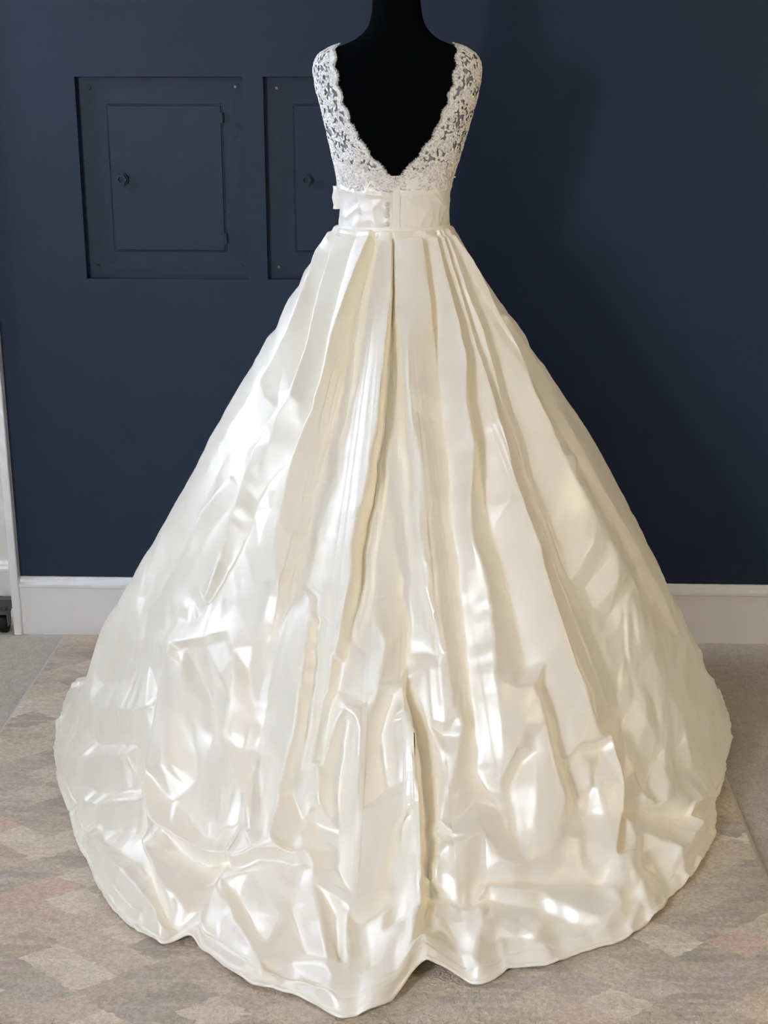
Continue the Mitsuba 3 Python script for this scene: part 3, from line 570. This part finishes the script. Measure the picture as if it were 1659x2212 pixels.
# lace
VZ = np.array([(1.10, 0), (1.226, 0), (1.241, .0136), (1.2674, .0411), (1.2892, .0577), (1.324, .0808), (1.3456, .0887), (1.3714, .1014), (1.3885, .1056), (1.4098, .112), (1.4437, .1180), (1.4731, .1200), (1.60, .125)])
def lace_region(th, q, P):
    """Signed depth in metres inside the lace's outline (positive inside), and depth from the neckline alone."""
    x, z = P[..., 0] + .0755, P[..., 2]
    V = np.interp(z, VZ[:, 0], VZ[:, 1])
    front = np.cos(th) < 0
    Vf = np.where(z > 1.36, np.interp(z, [1.36, 1.40, 1.44], [0, .085, .112]), 0)
    slope = np.where(front, 1.0, .80)
    dn = np.where(front, np.where(z > 1.36, (np.abs(x) - Vf), .03), (np.abs(x) - V) * slope + .0045 * np.abs(np.sin(q * PI / .034 + .4)) - .001)
    dn = np.where((z < 1.226) & ~front, .03, dn)
    db = z - 1.211 - .006 * np.sin(th * 23) * np.sin(th * 7 + 1)                     # lower edge over the satin
    aw = np.abs(np.abs(th) - math.radians(113)); arm = np.where(z > 1.30, (aw - math.radians(17 * np.clip((1.0), 0, 1))) * .11, .03)
    return np.minimum(np.minimum(dn, db), arm), dn
nt_, nq_ = 740, 390
tl = np.linspace(-PI, PI, nt_); ql = np.linspace(q_of_z(1.4862), q_of_z(1.195), nq_)
tg, qg = np.meshgrid(tl, ql)
P0 = surf(tg, qg)
reg, dn = lace_region(tg, qg, P0)
u = tg * .112; w = qg
def scatter(step, seed):
    r = np.random.default_rng(seed)
    gx, gy = np.meshgrid(np.arange(u.min() - step, u.max() + step, step), np.arange(w.min() - step, w.max() + step, step * .87))
    gx = gx + (np.arange(len(gx)) % 2)[:, None] * step / 2
    return np.stack([gx.ravel(), gy.ravel()], 1) + r.uniform(-.33, .33, (gx.size, 2)) * step, r
uv = np.stack([u.ravel(), w.ravel()], 1)
pat = np.full(len(uv), -1.0); hgt = np.zeros(len(uv))
c, r = scatter(.0235, 3); tr = cKDTree(c); R = r.uniform(.0075, .0115, len(c)); a0 = r.uniform(0, 6.3, len(c)); npet = r.integers(5, 7, len(c))
for k in range(3):
    d, i = tr.query(uv, k=[k + 1]); d, i = d[:, 0], i[:, 0]
    an = np.arctan2(uv[:, 1] - c[i, 1], uv[:, 0] - c[i, 0])
    fld = R[i] * (.74 + .26 * np.cos(npet[i] * (an - a0[i]))) - d
    fld = np.where((d > R[i] * .30) & (d < R[i] * .36), -1e-4, fld)
    pat = np.maximum(pat, fld); hgt = np.maximum(hgt, np.where(fld > 0, .0006 + .0007 * np.abs(np.cos(npet[i] / 2 * (an - a0[i]))) + .0005 * (d < .0022), 0))
c, r = scatter(.0088, 5); tr = cKDTree(c); A = r.uniform(.0026, .0050, len(c)); B = A * r.uniform(.42, .8, len(c)); a0 = r.uniform(0, 6.3, len(c)); live = r.random(len(c)) < .82
for k in range(3):
    d, i = tr.query(uv, k=[k + 1]); i = i[:, 0]
    dx, dy = uv[:, 0] - c[i, 0], uv[:, 1] - c[i, 1]
    e = np.hypot((dx * np.cos(a0[i]) + dy * np.sin(a0[i])) / A[i], (-dx * np.sin(a0[i]) + dy * np.cos(a0[i])) / B[i])
    fld = np.where(live[i], (1 - e) * B[i], -1)
    pat = np.maximum(pat, fld); hgt = np.maximum(hgt, np.where(fld > 0, .0003 + .0006 * np.sqrt(np.maximum(1 - e, 0)), 0))
pat = pat.reshape(u.shape); hgt = hgt.reshape(u.shape)
cord = (reg < .0055) | (dn < .0065)
hgt = np.where(cord, np.maximum(hgt, .0007 + .0006 * np.abs(np.sin(qg * PI / .0042)) * np.abs(np.cos(tg * 26))), hgt)
inside = (reg > 0) & ((pat > -.0019 + .0026 * (meshkit.noise(np.stack([u * 60, w * 60, u * 0], -1), 15) - .35)) | cord)
wild = meshkit.noise(np.stack([u * 900, w * 900, u * 0], -1), 12)
P = surf(tg, qg, .0040 + hgt + .0007 * wild)
f = grid_faces(nq_, nt_); ok = inside.ravel()[f].all(1)
m = trimesh.Trimesh(P.reshape(-1, 3), f[ok], process=False); m.remove_unreferenced_vertices()
put('wedding_dress__lace', m, 'm_lace', smooth=True)
tag('wedding_dress__lace', 'white floral lace with scalloped V edge')
f2 = grid_faces(nq_, nt_)
P = surf(tg, qg, .0016 + 0 * tg)
ok = (reg > .002).ravel()[f2].all(1) & (P[..., 2] > 1.236).ravel()[f2].all(1)
m = trimesh.Trimesh(P.reshape(-1, 3), f2[ok], process=False); m.remove_unreferenced_vertices()
put('wedding_dress__tulle', m, 'm_tulle', smooth=True)
tag('wedding_dress__tulle', 'sheer grey tulle under the lace')
# eyelash fringe along the lace's edges
V_, F_ = [], []
r = np.random.default_rng(8)
edge_k = np.argwhere((np.abs(reg) < .0009) & (np.cos(tg) > -.45) & (P0[..., 2] > 1.19))
gx_ = np.stack(np.gradient(reg), -1)
for k in r.permutation(len(edge_k))[:2600]:
    i, j = edge_k[k]
    if not (0 < i < nq_ - 1 and 0 < j < nt_ - 1): continue
    p = surf(tl[j], ql[i], np.float64(.0035))
    d = (P0[i, j + 1] - P0[i, j - 1]) * gx_[i, j, 1] / np.linalg.norm(P0[i, j + 1] - P0[i, j - 1]) + (P0[i + 1, j] - P0[i - 1, j]) * gx_[i, j, 0] / np.linalg.norm(P0[i + 1, j] - P0[i - 1, j])
    d = -d / (np.linalg.norm(d) + 1e-12) + r.normal(0, .35, 3); nrm = surf(tl[j], ql[i], np.float64(.01)) - p; d = d + nrm / np.linalg.norm(nrm) * .25; d /= np.linalg.norm(d)
    a = np.cross(d, [.3, .5, .8]); a /= np.linalg.norm(a); b = np.cross(d, a); L = r.uniform(.0015, .0058); g0 = .0009
    n0 = len(V_) * 4
    V_.append(np.array([p + a * g0 - d * .001, p - a * g0 * .5 + b * g0 * .87 - d * .001, p - a * g0 * .5 - b * g0 * .87 - d * .001, p + d * L]))
    F_.append(np.array([[0, 1, 3], [1, 2, 3], [2, 0, 3]]) + n0)
put('wedding_dress__lace__eyelash_fringe', trimesh.Trimesh(np.vstack(V_), np.vstack(F_), process=False), 'm_lace')
tag('wedding_dress__lace__eyelash_fringe', kind='stuff')

# waistband with its stitched groove, back placket, buttons
def groove(th, z): return -.0032 * np.exp(-((z - 1.1285) / .0014) ** 2)
patch(th_of_x(-.0765, 1.13) + .03 - 2 * PI + .9, th_of_x(-.0765, 1.13) - .005, 1.1205, 1.1385, .0048, .0012, 200, 26, name='wedding_dress__waistband', wob=groove)
patch(th_of_x(-.0765, 1.13) + .01, 1.0, 1.1205, 1.1385, .0060, .0012, 90, 26, name='wedding_dress__waistband', wob=lambda th, z: groove(th, z - .0015))
patch(th_of_x(-.0800, 1.16), th_of_x(-.0668, 1.16), 1.1165, 1.2205, .0046, .0008, 8, 60, name='wedding_dress__placket')
patch(th_of_x(-.0680, 1.16), th_of_x(-.0662, 1.16), 1.1145, 1.2060, .0062, .0012, 4, 60, name='wedding_dress__placket_edge')
for z in (1.1842, 1.1730, 1.1622, 1.1462):
    p = surf(th_of_x(-.0912, z), q_of_z(z), np.float64(.0072))
    b = trimesh.creation.icosphere(subdivisions=2, radius=.0047); b.apply_scale((1, .62, 1)); b.apply_translation(p)
    sh = surf(th_of_x(-.0912, z), q_of_z(z), np.float64(.004)); b = cat([b, cyl(sh, p, .0022, 10)])
    put('wedding_dress__button', b, 'm_button', smooth=60)
# bow on the left front of the waist
c = np.array([-.153, 2.935, 1.186]); tt = np.array([-.50, -.866, 0]); oo = np.array([-.866, .5, 0])
def ribbon(path, wid):
    path = np.array(path); k = np.linspace(0, 1, len(path)); kk = np.linspace(0, 1, 40)
    pa, pb = PchipInterpolator(k, path[:, 0])(kk), PchipInterpolator(k, path[:, 1])(kk); W = PchipInterpolator(np.linspace(0, 1, len(wid)), wid)(kk)
    base = c + pa[:, None] * tt + pb[:, None] * oo
    s = np.linspace(-.5, .5, 7)
    g = base[:, None] + (W[:, None] * s[None])[..., None] * np.array([0, 0, 1.0]) + (.002 * np.cos(s * 9))[None, :, None] * oo
    return trimesh.Trimesh(g.reshape(-1, 3), grid_faces(40, 7), process=False)
for sgn in (1, -1):
    put('wedding_dress__bow__loop', ribbon([(0, .012), (sgn * .022, .030), (sgn * .048, .034), (sgn * .058, .022), (sgn * .046, .012), (sgn * .02, .009), (0, .010)], (.016, .040, .046, .046, .044, .036, .016)), 'm_satin_plain', smooth=True)
put('wedding_dress__bow__knot', bx(c[0] - .020, c[0] + .006, c[1] - .008, c[1] + .016, 1.176, 1.198, .006), 'm_satin_plain', smooth=40)
# crystals sewn to the lace, their glint put into the colour
r = np.random.default_rng(21)
spots = [(.0690, 1.3860), (-.1700, 1.2275), (.045, 1.232), (-.1250, 1.2200), (-.150, 1.245), (-.195, 1.372), (.030, 1.262), (.058, 1.318), (-.205, 1.405), (.074, 1.42)]
for k, (x, z) in enumerate(spots):
    p = surf(th_of_x(x, z), q_of_z(z), np.float64(.0070))
    o = trimesh.creation.icosphere(subdivisions=0, radius=.0030 if k < 1 else .0016); o.apply_transform(trimesh.transformations.random_rotation_matrix(r.random(3))); o.apply_translation(p)
    put('wedding_dress__crystal', o, 'm_crystal_glint')
